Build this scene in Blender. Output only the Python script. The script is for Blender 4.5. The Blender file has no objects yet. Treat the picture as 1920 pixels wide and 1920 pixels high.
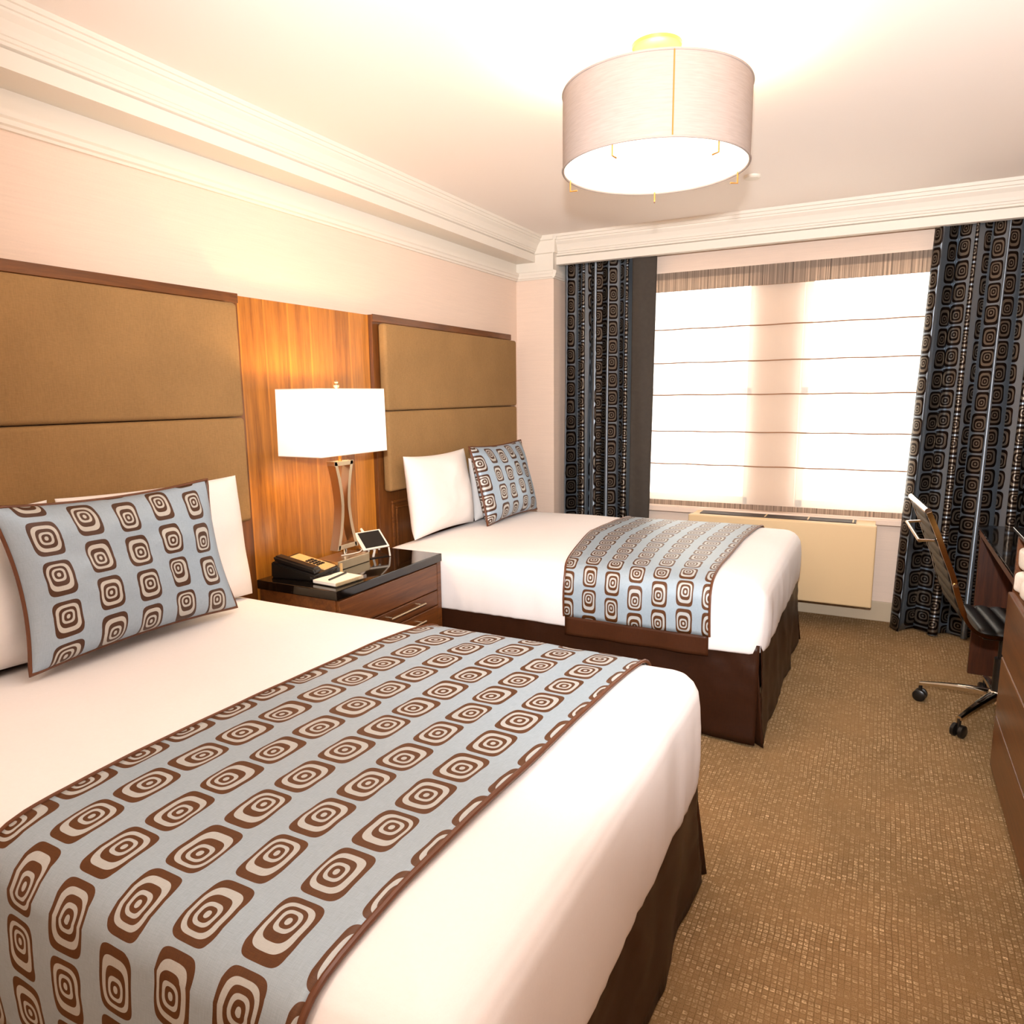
import bpy, bmesh, math, random
from mathutils import Vector, Matrix, noise
random.seed(7)
PI = math.pi
sc = bpy.context.scene
COL = sc.collection

# ------------------------------------------------------------------ camera
def cam_matrix(yaw, pitch, roll):
    f = Vector((-math.sin(yaw)*math.cos(pitch), math.cos(yaw)*math.cos(pitch), -math.sin(pitch)))
    r = Vector((math.cos(yaw), math.sin(yaw), 0)); d = f.cross(r)
    c, s = math.cos(roll), math.sin(roll)
    r2 = c*r + s*d; d2 = -s*r + c*d
    m = Matrix((( r2.x, -d2.x, -f.x), (r2.y, -d2.y, -f.y), (r2.z, -d2.z, -f.z)))
    return m.to_4x4()
CH = 1.42
cd = bpy.data.cameras.new('camera'); cam = bpy.data.objects.new('camera', cd); COL.objects.link(cam)
cam.matrix_world = Matrix.Translation((0, 0, CH)) @ cam_matrix(0.48069575, 0.16399198, 0.01101405)
cd.sensor_width = 36; cd.lens = 1326.65/1920*36; cd.clip_start = 0.02; cd.clip_end = 200
sc.camera = cam
# ------------------------------------------------------------------ world, exposure, main lights
w = bpy.data.worlds.new('sky'); sc.world = w; w.use_nodes = True
bgn = w.node_tree.nodes['Background']; bgn.inputs[0].default_value = (1.0, 0.97, 0.93, 1); bgn.inputs[1].default_value = 6.0
sc.view_settings.view_transform = 'Standard'; sc.view_settings.look = 'None'
sc.view_settings.exposure = 0.02; sc.view_settings.gamma = 1; sc.view_settings.use_curve_mapping = False
def light(name, kind, loc, energy, color, size=.1, rot=None, **kw):
    l = bpy.data.lights.new(name, kind); l.energy = energy; l.color = color
    if kind == 'AREA': l.size = size; l.shape = kw.get('shape', 'DISK'); 
    if 'size_y' in kw: l.size_y = kw['size_y']
    if kind == 'POINT': l.shadow_soft_size = size
    o = bpy.data.objects.new(name, l); COL.objects.link(o); o.location = loc
    if rot: o.rotation_euler = rot
    return o
# the photographer's flash, just above the camera
fl = light('flash_light', 'SPOT', (0.0, -0.02, 1.66), 640, (.97, .98, 1.0))
fl.data.spot_size = math.radians(118); fl.data.spot_blend = 1.0; fl.data.shadow_soft_size = .03
fl.rotation_euler = cam_matrix(0.15, -0.25, 0).to_euler()
# added fill light behind the camera, standing in for flash bounce; no fixture
light('bounce_fill_light', 'POINT', (-.9, -0.75, 2.15), 28, (1.0, .86, .72), .12)

# ------------------------------------------------------------------ helpers
def tag(o, label=None, cat=None, group=None, kind=None):
    if label: o['label'] = label
    if cat: o['category'] = cat
    if group: o['group'] = group
    if kind: o['kind'] = kind
    return o
def empty(name, loc, label=None, cat=None, group=None, rz=0):
    o = bpy.data.objects.new(name, None); COL.objects.link(o); o.location = loc; o.rotation_euler = (0, 0, rz)
    o.empty_display_size = .05
    return tag(o, label, cat, group)
def worldloc(o):
    v = Vector((0, 0, 0))
    while o: v += Vector(o.location); o = o.parent
    return v
def obj(name, bm, mat, parent=None, local=False, smooth=False):
    """link bm as one mesh; vertices are world coordinates unless local"""
    me = bpy.data.meshes.new(name)
    o = bpy.data.objects.new(name, me); COL.objects.link(o)
    if not local:
        if parent: off = worldloc(parent)
        else:
            xs = [v.co for v in bm.verts]
            off = Vector((sum(min(c[i] for c in xs)+max(c[i] for c in xs) for _ in [0])/2 for i in range(3)))
            off.z = min(c.z for c in xs); o.location = off
        for v in bm.verts: v.co -= off
    if parent: o.parent = parent
    bmesh.ops.recalc_face_normals(bm, faces=bm.faces)
    bm.to_mesh(me); bm.free()
    if isinstance(mat, (list, tuple)):
        for m in mat: me.materials.append(m)
    else: me.materials.append(mat)
    if smooth:
        for p in me.polygons: p.use_smooth = True
        if smooth != 'all':
            me.set_sharp_from_angle(angle=math.radians(38))
    return o
def box(bm, x0, x1, y0, y1, z0, z1, bev=0, seg=2):
    r = bmesh.ops.create_cube(bm, size=1)
    vs = r['verts']
    for v in vs:
        v.co = Vector(((x0+x1)/2+v.co.x*(x1-x0), (y0+y1)/2+v.co.y*(y1-y0), (z0+z1)/2+v.co.z*(z1-z0)))
    if bev:
        es = list({e for v in vs for e in v.link_edges})
        rr = bmesh.ops.bevel(bm, geom=es, offset=bev, segments=seg, profile=.5, affect='EDGES')
        vs = rr['verts']
    return vs
def B(*a, **k):
    bm = bmesh.new(); box(bm, *a, **k); return bm
def tube(bm, pts, r, n=10, closed=False, rx=None):
    """round (or rx: flattened) tube along points"""
    pts = [Vector(p) for p in pts]; N = len(pts); rings = []; prev = None
    for i, p in enumerate(pts):
        a = pts[(i-1) % N] if (i > 0 or closed) else p; b = pts[(i+1) % N] if (i < N-1 or closed) else p
        t = (b-a).normalized()
        if prev is None:
            up = Vector((0, 0, 1)) if abs(t.z) < .9 else Vector((1, 0, 0))
            nrm = t.cross(up).normalized()
        else: nrm = (prev - t*prev.dot(t)).normalized()
        prev = nrm; bi = t.cross(nrm); rr = r[i] if isinstance(r, list) else r
        rings.append([bm.verts.new(p + nrm*math.cos(2*PI*k/n)*rr + bi*math.sin(2*PI*k/n)*(rx or rr)) for k in range(n)])
    m = N if closed else N-1
    for i in range(m):
        A, Bq = rings[i], rings[(i+1) % N]
        for k in range(n): bm.faces.new((A[k], A[(k+1) % n], Bq[(k+1) % n], Bq[k]))
    if not closed:
        bm.faces.new(rings[0][::-1]); bm.faces.new(rings[-1])
    return bm
def lathe(bm, prof, c=(0, 0, 0), n=48, cap=True):
    c = Vector(c); rings = []
    for (r, z) in prof:
        rings.append([bm.verts.new(c+Vector((r*math.cos(2*PI*k/n), r*math.sin(2*PI*k/n), z))) for k in range(n)])
    for i in range(len(rings)-1):
        for k in range(n): bm.faces.new((rings[i][k], rings[i][(k+1) % n], rings[i+1][(k+1) % n], rings[i+1][k]))
    if cap: bm.faces.new(rings[0][::-1]); bm.faces.new(rings[-1])
    return bm
def prism(bm, prof, axis, a0, a1):
    """extrude 2d profile: axis 'Y' -> prof=(x,z); 'X' -> (y,z); 'Z' -> (x,y)"""
    def P(p, a): return Vector((p[0], a, p[1])) if axis == 'Y' else Vector((a, p[0], p[1])) if axis == 'X' else Vector((p[0], p[1], a))
    A = [bm.verts.new(P(p, a0)) for p in prof]; Bv = [bm.verts.new(P(p, a1)) for p in prof]; n = len(prof)
    for i in range(n): bm.faces.new((A[i], A[(i+1) % n], Bv[(i+1) % n], Bv[i]))
    bm.faces.new(A[::-1]); bm.faces.new(Bv)
    return bm
def grid(bm, nu, nv, fn, uvfn=None, closed_u=False):
    vs = [[bm.verts.new(fn(i/nu, j/nv)) for j in range(nv+1)] for i in range(nu+1)]
    uvl = bm.loops.layers.uv.verify() if uvfn else None
    for i in range(nu):
        for j in range(nv):
            f = bm.faces.new((vs[i][j], vs[i+1][j], vs[i+1][j+1], vs[i][j+1]))
            if uvfn:
                for l, (a, b) in zip(f.loops, ((i, j), (i+1, j), (i+1, j+1), (i, j+1))): l[uvl].uv = uvfn(a/nu, b/nv)
    return vs
def struct(name, bm, mat, smooth=False): return tag(obj(name, bm, mat, smooth=smooth), kind='structure')

# ------------------------------------------------------------------ materials
class NT:
    def __init__(s, name):
        s.m = bpy.data.materials.new(name); s.m.use_nodes = True; s.t = s.m.node_tree; s.n = s.t.nodes
        s.b = s.n['Principled BSDF']; s.out = s.n['Material Output']
    def new(s, k, **kw):
        q = s.n.new(k)
        for a, v in kw.items(): setattr(q, a, v)
        return q
    def link(s, a, b): s.t.links.new(a, b)
    def val(s, sock, v):
        if hasattr(v, 'is_output') or isinstance(v, bpy.types.NodeSocket): s.link(v, sock)
        else: sock.default_value = v
    def math(s, op, a, b=0.0, c=0.0, clamp=False):
        q = s.new('ShaderNodeMath', operation=op, use_clamp=clamp)
        for i, v in enumerate((a, b, c)): s.val(q.inputs[i], v)
        return q.outputs[0]
    def mix(s, f, a, b):
        q = s.new('ShaderNodeMix', data_type='RGBA'); s.val(q.inputs[0], f)
        s.val(q.inputs[6], a if not isinstance(a, tuple) else (*a, 1)); s.val(q.inputs[7], b if not isinstance(b, tuple) else (*b, 1))
        return q.outputs[2]
    def coord(s, kind='Object', scale=(1, 1, 1)):
        q = s.new('ShaderNodeTexCoord'); m = s.new('ShaderNodeMapping'); s.link(q.outputs[kind], m.inputs[0])
        m.inputs['Scale'].default_value = scale; return m.outputs[0]
    def noise(s, vec, scale, detail=3, rough=.5, dist=0):
        q = s.new('ShaderNodeTexNoise'); s.link(vec, q.inputs['Vector']); q.inputs['Scale'].default_value = scale
        q.inputs['Detail'].default_value = detail; q.inputs['Roughness'].default_value = rough; q.inputs['Distortion'].default_value = dist
        return q.outputs[0]
    def ramp(s, f, lo, hi):
        q = s.new('ShaderNodeMapRange'); s.val(q.inputs[0], f); q.inputs[1].default_value = lo; q.inputs[2].default_value = hi
        return q.outputs[0]
    def bump(s, h, strength, dist=.01):
        q = s.new('ShaderNodeBump'); q.inputs['Strength'].default_value = strength; q.inputs['Distance'].default_value = dist
        s.link(h, q.inputs['Height']); s.link(q.outputs[0], s.b.inputs['Normal'])
    def set(s, base=None, rough=None, metal=None, spec=None, **kw):
        if base is not None: s.val(s.b.inputs['Base Color'], (*base, 1) if isinstance(base, tuple) else base)
        if rough is not None: s.val(s.b.inputs['Roughness'], rough)
        if metal is not None: s.b.inputs['Metallic'].default_value = metal
        if spec is not None: s.b.inputs['Specular IOR Level'].default_value = spec
        for k, v in kw.items(): s.val(s.b.inputs[k.replace('_', ' ')], v)
        return s
def lin(r, g, b):
    f = lambda c: ((c/255+.055)/1.055)**2.4 if c > 10 else c/255/12.92
    return (f(r), f(g), f(b))
def plain(name, col, rough=.6, metal=0, spec=.5, nz=0, nscale=40, **kw):
    t = NT(name)
    if nz:
        v = t.noise(t.coord(), nscale, 4)
        c = t.mix(t.ramp(v, .3, .7), tuple(x*(1-nz) for x in col), tuple(min(1, x*(1+nz)) for x in col)); t.set(c)
        t.bump(v, .15, .002)
    else: t.set(col)
    t.set(rough=rough, metal=metal, spec=spec, **kw); return t.m
def wallpaper(name, col):
    t = NT(name); v = t.noise(t.coord(scale=(6, 6, 220)), 1.0, 4, .6); v2 = t.noise(t.coord(), 160, 2)
    s = t.math('ADD', t.math('MULTIPLY', v, .7), t.math('MULTIPLY', v2, .3))
    t.set(t.mix(t.ramp(s, .3, .7), tuple(x*.95 for x in col), tuple(min(1, x*1.04) for x in col)), rough=.75, spec=.2); t.bump(s, .12, .001)
    return t.m
def wood(name, c1, c2, grain='Z', rough=.35, scale=1.0, planks=0, coat=.25):
    t = NT(name)
    s = {'Z': (14, 14, .9), 'Y': (14, .9, 14), 'X': (.9, 14, 14)}[grain]
    v = t.coord(scale=tuple(q*scale for q in s))
    n1 = t.noise(v, 2.2, 6, .6, .6); n2 = t.noise(v, 11, 4, .65, .2); 
    f = t.math('ADD', t.math('MULTIPLY', n1, .65), t.math('MULTIPLY', n2, .35))
    f = t.ramp(f, .33, .67)
    if planks:
        q = t.new('ShaderNodeTexCoord'); sp = t.new('ShaderNodeSeparateXYZ'); t.link(q.outputs['Object'], sp.inputs[0])
        k = t.math('DIVIDE', sp.outputs[1], planks); fl_ = t.math('FLOOR', k)
        wn = t.new('ShaderNodeTexWhiteNoise', noise_dimensions='1D'); t.link(fl_, wn.inputs['W'])
        f = t.math('ADD', t.math('MULTIPLY', f, .7), t.math('MULTIPLY', wn.outputs[0], .38), clamp=True)
        fr = t.math('FRACT', k)
        streak = t.math('LESS_THAN', t.math('ABSOLUTE', t.math('SUBTRACT', fr, .04)), .04)
        f = t.math('ADD', f, t.math('MULTIPLY', streak, .35), clamp=True)
    t.set(t.mix(f, c1, c2), rough=rough, spec=.4); t.b.inputs['Coat Weight'].default_value = coat; t.b.inputs['Coat Roughness'].default_value = .25
    t.bump(n2, .06, .002); return t.m
def weave(name, col, var=.12, sc_=260, rough=.85, bump=.25, stretch=1):
    t = NT(name); a = t.noise(t.coord(scale=(1, 1*stretch, 8)), sc_/4, 3); b = t.noise(t.coord(scale=(8, 8, 1)), sc_/6, 3); c = t.noise(t.coord(), 5, 3)
    s = t.math('ADD', t.math('MULTIPLY', t.math('ADD', a, b), .35), t.math('MULTIPLY', c, .3))
    t.set(t.mix(t.ramp(s, .35, .65), tuple(x*(1-var) for x in col), tuple(min(1, x*(1+var)) for x in col)), rough=rough, spec=.2)
    t.bump(s, bump, .001); return t.m
def pattern(name, bgc, brown, ring, rough=.42, metal=.25, coat=0, cp=.125, rp=.116, ha=.040, hb=.053, aniso=0):
    """satin with columns of hand-drawn concentric rounded squares, laid out in UV metres"""
    t = NT(name)
    tc = t.new('ShaderNodeTexCoord'); sp = t.new('ShaderNodeSeparateXYZ'); t.link(tc.outputs['UV'], sp.inputs[0])
    u = t.math('DIVIDE', sp.outputs[0], cp); cu = t.math('FLOOR', u); x = t.math('MULTIPLY', t.math('SUBTRACT', t.math('SUBTRACT', u, cu), .5), cp)
    wn = t.new('ShaderNodeTexWhiteNoise', noise_dimensions='1D'); t.link(cu, wn.inputs['W'])
    v = t.math('ADD', t.math('DIVIDE', sp.outputs[1], rp), wn.outputs[0]); cv = t.math('FLOOR', v)
    y = t.math('MULTIPLY', t.math('SUBTRACT', t.math('SUBTRACT', v, cv), .5), rp)
    cb = t.new('ShaderNodeCombineXYZ'); t.link(cu, cb.inputs[0]); t.link(cv, cb.inputs[1])
    w2 = t.new('ShaderNodeTexWhiteNoise', noise_dimensions='3D'); t.link(cb.outputs[0], w2.inputs['Vector'])
    s2 = t.new('ShaderNodeSeparateColor'); t.link(w2.outputs['Color'], s2.inputs[0])
    r1, r2, r3 = s2.outputs
    # small wobble of the drawing
    nv = t.new('ShaderNodeTexNoise'); t.link(tc.outputs['UV'], nv.inputs['Vector']); nv.inputs['Scale'].default_value = 17; nv.inputs['Detail'].default_value = 1
    wob = t.math('MULTIPLY', t.math('SUBTRACT', nv.outputs[0], .5), .007)
    x = t.math('ADD', x, wob)
    a = t.math('MULTIPLY_ADD', r1, .006, ha-.003)
    def se(ax, by, ox, oy, p):
        X = t.math('POWER', t.math('DIVIDE', t.math('ABSOLUTE', t.math('SUBTRACT', x, ox)), ax), p)
        Y = t.math('POWER', t.math('DIVIDE', t.math('ABSOLUTE', t.math('SUBTRACT', y, oy)), by), p)
        return t.math('ADD', X, Y)     # <1 inside
    ox = t.math('MULTIPLY', t.math('SUBTRACT', r2, .5), .010); oy = t.math('MULTIPLY', t.math('SUBTRACT', r3, .5), .016)
    ox3 = t.math('MULTIPLY', ox, .4); oy3 = t.math('MULTIPLY', oy, .4)
    def inside(k1, k2, o1, o2, p): return t.math('LESS_THAN', se(t.math('MULTIPLY', a, k1), hb*k2, o1, o2, p), 1.0)
    e1 = inside(1, 1, 0.0, 0.0, 5.0)
    e2 = inside(.83, .77, ox3, oy3, 3.6)
    e3 = inside(.63, .57, ox, oy, 3.2)
    e4 = inside(.46, .37, ox, t.math('MULTIPLY', oy, 1.6), 3.0)
    e5 = inside(.31, .25, ox, t.math('MULTIPLY', oy, 1.7), 2.6)
    e6 = inside(.13, .12, ox, t.math('MULTIPLY', oy, 1.7), 2.2)
    light_ = t.math('ADD', t.math('SUBTRACT', e2, e3), t.math('SUBTRACT', e4, e5))
    light_ = t.math('ADD', light_, e6, clamp=True)
    th = t.noise(t.coord('UV', (1, 14, 1)), 60, 3); th2 = t.noise(t.coord('UV', (14, 1, 1)), 50, 3)
    th = t.math('MULTIPLY', t.math('ADD', th, th2), .5)
    tint = t.ramp(th, .3, .7)
    c0 = t.mix(tint, tuple(q*.86 for q in bgc), tuple(min(1, q*1.12) for q in bgc))
    cbr = t.mix(tint, tuple(q*.7 for q in brown), tuple(q*1.35 for q in brown))
    c = t.mix(e1, c0, cbr); c = t.mix(light_, c, t.mix(tint, tuple(q*.9 for q in ring), tuple(min(1, q*1.08) for q in ring)))
    t.set(c, rough=rough, metal=metal, spec=.5)
    if aniso:
        tg = t.new('ShaderNodeTangent', direction_type='UV_MAP'); t.link(tg.outputs[0], t.b.inputs['Tangent'])
        t.b.inputs['Anisotropic'].default_value = aniso; t.b.inputs['Anisotropic Rotation'].default_value = .25
    brn = t.math('SUBTRACT', e1, light_)
    hgt = t.math('ADD', t.math('MULTIPLY', brn, -.6), t.math('MULTIPLY', th, .6)); t.bump(hgt, .2, .001)
    return t.m

M = {}
M['wall'] = wallpaper('cream_wallpaper', lin(231, 208, 190))
M['ceil'] = plain('ceiling_paint', lin(246, 236, 228), .8, spec=.2)
M['trim'] = plain('cream_trim_paint', lin(230, 221, 208), .5, spec=.3)
M['base'] = plain('grey_cream_baseboard_paint', lin(196, 176, 148), .5)
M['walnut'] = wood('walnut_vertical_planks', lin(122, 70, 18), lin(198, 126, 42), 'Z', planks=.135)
M['walnut_dark'] = wood('walnut_frame', lin(78, 42, 16), lin(128, 76, 32), 'Y')
M['walnut_v'] = wood('walnut_frame_upright', lin(78, 42, 16), lin(128, 76, 32), 'Z')
M['walnut_red'] = wood('reddish_walnut', lin(72, 38, 16), lin(124, 72, 32), 'Y')
M['dark_wood'] = wood('dark_walnut', lin(44, 20, 10), lin(84, 42, 20), 'Z')
M['linen'] = weave('tan_linen', lin(150, 116, 74), .15)
M['white'] = weave('white_cotton', lin(242, 237, 236), .02, 400, .9, .08)
M['pillowcase'] = weave('white_pillowcase', lin(240, 233, 228), .02, 300, .9, .08)
M['runner'] = pattern('blue_satin_with_brown_squares', lin(158, 174, 186), lin(84, 47, 14), lin(180, 182, 180), .5, .12)
M['cushionfab'] = pattern('blue_cushion_satin', lin(156, 174, 190), lin(68, 38, 16), lin(186, 184, 178), .45, .15, ha=.038, hb=.050)
M['curtain'] = pattern('curtain_satin', lin(126, 136, 146), lin(26, 15, 9), lin(112, 103, 92), .36, .8, aniso=.9)
M['lining'] = plain('dark_curtain_lining', lin(58, 50, 42), .8, nz=.1)
M['piping'] = plain('brown_satin_piping', lin(96, 52, 24), .4)
M['brown_satin'] = weave('brown_satin', lin(68, 37, 20), .18, 200, .42, .1)
M['skirt'] = weave('chocolate_bed_skirt', lin(50, 26, 13), .2, 160, .42, .15)
M['chrome'] = plain('chrome', lin(215, 205, 190), .12, 1)
M['nickel'] = plain('brushed_nickel', lin(200, 180, 150), .32, 1)
M['brass'] = plain('brass', lin(178, 122, 56), .4, .5)
M['gold'] = plain('dark_gold_metal', lin(176, 140, 84), .14, 1)
M['glass_black'] = plain('black_glass', lin(14, 10, 8), .06, spec=.7)
M['black_plastic'] = plain('black_plastic', lin(22, 18, 15), .35)
M['leather'] = plain('black_leather', lin(20, 16, 13), .42, spec=.35, nz=.1, nscale=200)
M['ptac'] = plain('cream_enamel', lin(214, 184, 140), .5)
M['grille'] = plain('dark_grille', lin(50, 36, 26), .6)
M['paper'] = plain('white_paper', lin(245, 238, 225), .8)
M['screen'] = plain('dark_screen', lin(12, 10, 9), .15)
M['white_plastic'] = plain('white_plastic', lin(238, 230, 218), .35)
M['gold_label'] = plain('tan_label', lin(216, 178, 122), .5)
M['towel'] = plain('white_towel', lin(238, 226, 212), .95, nz=.05, nscale=120)
def glassm(name, col, alpha=.8):
    t = NT(name); g = t.new('ShaderNodeBsdfTransparent'); g.inputs[0].default_value = (*col, 1)
    gl = t.new('ShaderNodeBsdfGlossy'); gl.inputs['Roughness'].default_value = .03
    mx = t.new('ShaderNodeMixShader'); mx.inputs[0].default_value = 1-alpha
    t.link(g.outputs[0], mx.inputs[1]); t.link(gl.outputs[0], mx.inputs[2]); t.link(mx.outputs[0], t.out.inputs[0]); return t.m
M['glass'] = glassm('window_glass', (.95, .96, .96), .93)
M['acrylic'] = glassm('clear_acrylic', (.9, .86, .78), .85)
# carpet: woven grid of light loops on brown
def carpet():
    t = NT('woven_brown_carpet')
    co = t.coord()
    nd = t.noise(co, 5, 3)
    sp = t.new('ShaderNodeSeparateXYZ'); t.link(co, sp.inputs[0])
    P_ = .0145
    X = t.math('DIVIDE', t.math('ADD', sp.outputs[0], t.math('MULTIPLY', nd, .02)), P_); Y = t.math('DIVIDE', t.math('ADD', sp.outputs[1], t.math('MULTIPLY', nd, .02)), P_)
    fx = t.math('ABSOLUTE', t.math('SUBTRACT', t.math('FRACT', X), .5)); fy = t.math('ABSOLUTE', t.math('SUBTRACT', t.math('FRACT', Y), .5))
    r_ = t.math('MAXIMUM', fx, fy)
    loop = t.math('MULTIPLY', t.math('LESS_THAN', r_, .36), t.math('GREATER_THAN', r_, .10))
    gap = t.math('GREATER_THAN', r_, .42)
    cb = t.new('ShaderNodeCombineXYZ'); t.link(t.math('FLOOR', X), cb.inputs[0]); t.link(t.math('FLOOR', Y), cb.inputs[1])
    wn = t.new('ShaderNodeTexWhiteNoise', noise_dimensions='3D'); t.link(cb.outputs[0], wn.inputs['Vector'])
    rowx = t.ramp(t.noise(t.coord(scale=(7, 1.6, 1)), 1.6, 4, .65), .40, .64); rowy = t.ramp(t.noise(t.coord(scale=(1.6, 7, 1)), 1.6, 4, .65), .40, .64)
    patch = t.math('MAXIMUM', rowx, rowy)
    fine = t.noise(co, 380, 2)
    br = t.math('MULTIPLY', t.ramp(wn.outputs[0], .15, 1.0), t.ramp(t.noise(co, 110, 2), .38, .6))
    f = t.math('MULTIPLY', t.math('MULTIPLY', loop, br), t.math('MULTIPLY_ADD', patch, .8, .2))
    f = t.math('ADD', f, t.math('MULTIPLY', t.ramp(fine, .42, .75), .22), clamp=True)
    big = t.ramp(t.noise(co, 2.2, 3), .35, .65)
    basec = t.mix(big, lin(134, 106, 70), lin(154, 120, 80))
    dk = t.math('MULTIPLY', t.math('MULTIPLY', gap, patch), .55)
    basec = t.mix(dk, basec, lin(86, 60, 34))
    t.set(t.mix(f, basec, lin(228, 196, 152)), rough=.95, spec=.1); t.bump(t.math('ADD', f, fine), .5, .004)
    return t.m
M['carpet'] = carpet()
# sheer roman shade cloth: threads plus open weave
def sheer(name, col, see, stripes, dark):
    t = NT(name)
    s1 = t.noise(t.coord(scale=(stripes, .01, .01)), 1, 4, .7)
    band = t.ramp(s1, .38, .62); c = t.mix(band, tuple(q*dark for q in col), col)
    tr = t.new('ShaderNodeBsdfTransparent'); tl = t.new('ShaderNodeBsdfTranslucent'); df = t.new('ShaderNodeBsdfDiffuse')
    t.link(c, tl.inputs[0]); t.link(c, df.inputs[0]); t.link(c, tr.inputs[0])
    m1 = t.new('ShaderNodeMixShader'); m1.inputs[0].default_value = .5; t.link(tl.outputs[0], m1.inputs[1]); t.link(df.outputs[0], m1.inputs[2])
    m2 = t.new('ShaderNodeMixShader'); t.val(m2.inputs[0], t.math('MULTIPLY_ADD', band, -.08, 1-see)); t.link(tr.outputs[0], m2.inputs[1]); t.link(m1.outputs[0], m2.inputs[2])
    t.link(m2.outputs[0], t.out.inputs[0]); return t.m
M['sheer'] = sheer('sheer_shade_cloth', lin(253, 245, 235), .40, 160, .86)
M['plaid'] = sheer('plaid_shade_cloth', lin(226, 204, 184), .12, 90, .32)
M['rib'] = plain('shade_rib', lin(150, 112, 84), .8)
# lit shades
def lit(name, col, strength, base=(.8, .75, .68)):
    t = NT(name); t.set(base, rough=.8); t.b.inputs['Emission Color'].default_value = (*col, 1); t.b.inputs['Emission Strength'].default_value = strength; return t.m
M['lampshade'] = lit('lit_linen_lampshade', lin(255, 240, 216), .85)
M['diffuser'] = lit('lit_ceiling_diffuser', lin(255, 240, 214), 3.5)
def drum_mat():
    t = NT('pinkish_drum_fabric'); a = t.noise(t.coord(scale=(1, 1, 14)), 20, 4, .6)
    t.set(t.mix(t.ramp(a, .3, .7), lin(142, 127, 118), lin(152, 137, 128)), rough=.8, spec=.2); return t.m
M['drum'] = drum_mat()
M['drum_in'] = plain('white_drum_lining', lin(250, 240, 225), .8)

# ------------------------------------------------------------------ the room
WX, PX, PY, WY, RX, BY, CZ = -2.355, -2.067, 4.62, 4.835, 1.03, -1.25, 2.49
struct('floor', B(WX-.1, RX+.1, BY-.1, WY+.2, -.1, 0), M['carpet'])
struct('ceiling', B(WX-.1, RX+.1, BY-.1, WY+.2, CZ, CZ+.1), M['ceil'])
struct('wall_left', B(WX-.1, WX, BY-.1, WY+.2, 0, CZ), M['wall'])
struct('wall_right', B(RX, RX+.1, BY-.1, WY+.2, 0, CZ), M['wall'])
struct('wall_front', B(WX, RX, BY-.1, BY, 0, CZ), M['wall'])
# window wall around two openings
WZ0, WZ1 = .675, 2.19
W1 = (-1.62, -.765); W2 = (-.475, .42)
bm = bmesh.new()
box(bm, WX, RX, WY, WY+.2, 0, WZ0); box(bm, WX, RX, WY, WY+.2, WZ1, CZ)
box(bm, WX, W1[0], WY, WY+.2, WZ0, WZ1); box(bm, W1[1], W2[0], WY, WY+.2, WZ0, WZ1); box(bm, W2[1], RX, WY, WY+.2, WZ0, WZ1)
struct('wall_back', bm, M['wall'])
# corner pilaster
struct('wall_pilaster', B(WX, PX, PY, WY, 0, CZ), M['wall'])
# soffit beam and crown along the left wall
def crown_prof(x0, z0, x1, z1, sx=1):
    pts = []; n = 9
    for i in range(n+1):
        a = i/n; pts.append((x0+(x1-x0)*(1-math.cos(a*PI/2)), z0+(z1-z0)*math.sin(a*PI/2)*1.0))
    return pts
def stepped(x0, x1, z0, z1, s):
    """crown profile with small fillets, from the face (x0,z0) to the ceiling (x1,z1)"""
    H = z1-z0; D = x1-x0
    return [(x0+D*a, z0+H*b) for a, b in ((0, 0), (.12, .02), (.12, .1), (.2, .12), (.24, .2), (.3, .22), (.36, .34), (.5, .52), (.7, .66), (.72, .72), (.8, .74), (.86, .86), (.95, .88), (1, 1))]
bm = bmesh.new()
prism(bm, [(WX, 2.322), (-2.205, 2.322), (-2.205, 2.372), (-2.212, 2.372), (-2.212, CZ), (WX, CZ)], 'Y', BY, PY)
struct('trim_1', bm, M['trim'])
bm = prism(bmesh.new(), [(-2.212, 2.376)]+stepped(-2.208, -2.142, 2.378, CZ, 1)[1:]+[(-2.212, CZ)], 'Y', BY, PY)
struct('trim_2', bm, M['trim'])
# picture moulding under the soffit, painted frieze between
bm = prism(bmesh.new(), [(WX, 2.206), (WX+.012, 2.206), (WX+.016, 2.214), (WX+.026, 2.218), (WX+.028, 2.232), (WX+.036, 2.238), (WX+.036, 2.256), (WX+.004, 2.262), (WX+.004, 2.322), (WX, 2.322)], 'Y', BY, PY)
struct('trim_3', bm, M['trim'])
# pilaster head: frieze, moulding, fascia
bm = bmesh.new()
prism(bm, [(PY, 2.206), (PY-.010, 2.206), (PY-.014, 2.214), (PY-.020, 2.218), (PY-.022, 2.232), (PY-.027, 2.240), (PY-.027, 2.256), (PY-.004, 2.262), (PY-.004, 2.372), (PY-.016, 2.376), (PY-.016, 2.455), (PY-.026, 2.46), (PY-.026, CZ), (PY, CZ)], 'X', WX, PX+.004)
prism(bm, [(PX, 2.206), (PX+.010, 2.206), (PX+.014, 2.214), (PX+.020, 2.218), (PX+.022, 2.232), (PX+.027, 2.240), (PX+.027, 2.256), (PX+.004, 2.262), (PX+.004, 2.372), (PX+.016, 2.376), (PX+.016, 2.455), (PX+.026, 2.46), (PX+.026, CZ), (PX, CZ)], 'Y', PY-.02, WY)
struct('trim_4', bm, M['trim'])
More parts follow.
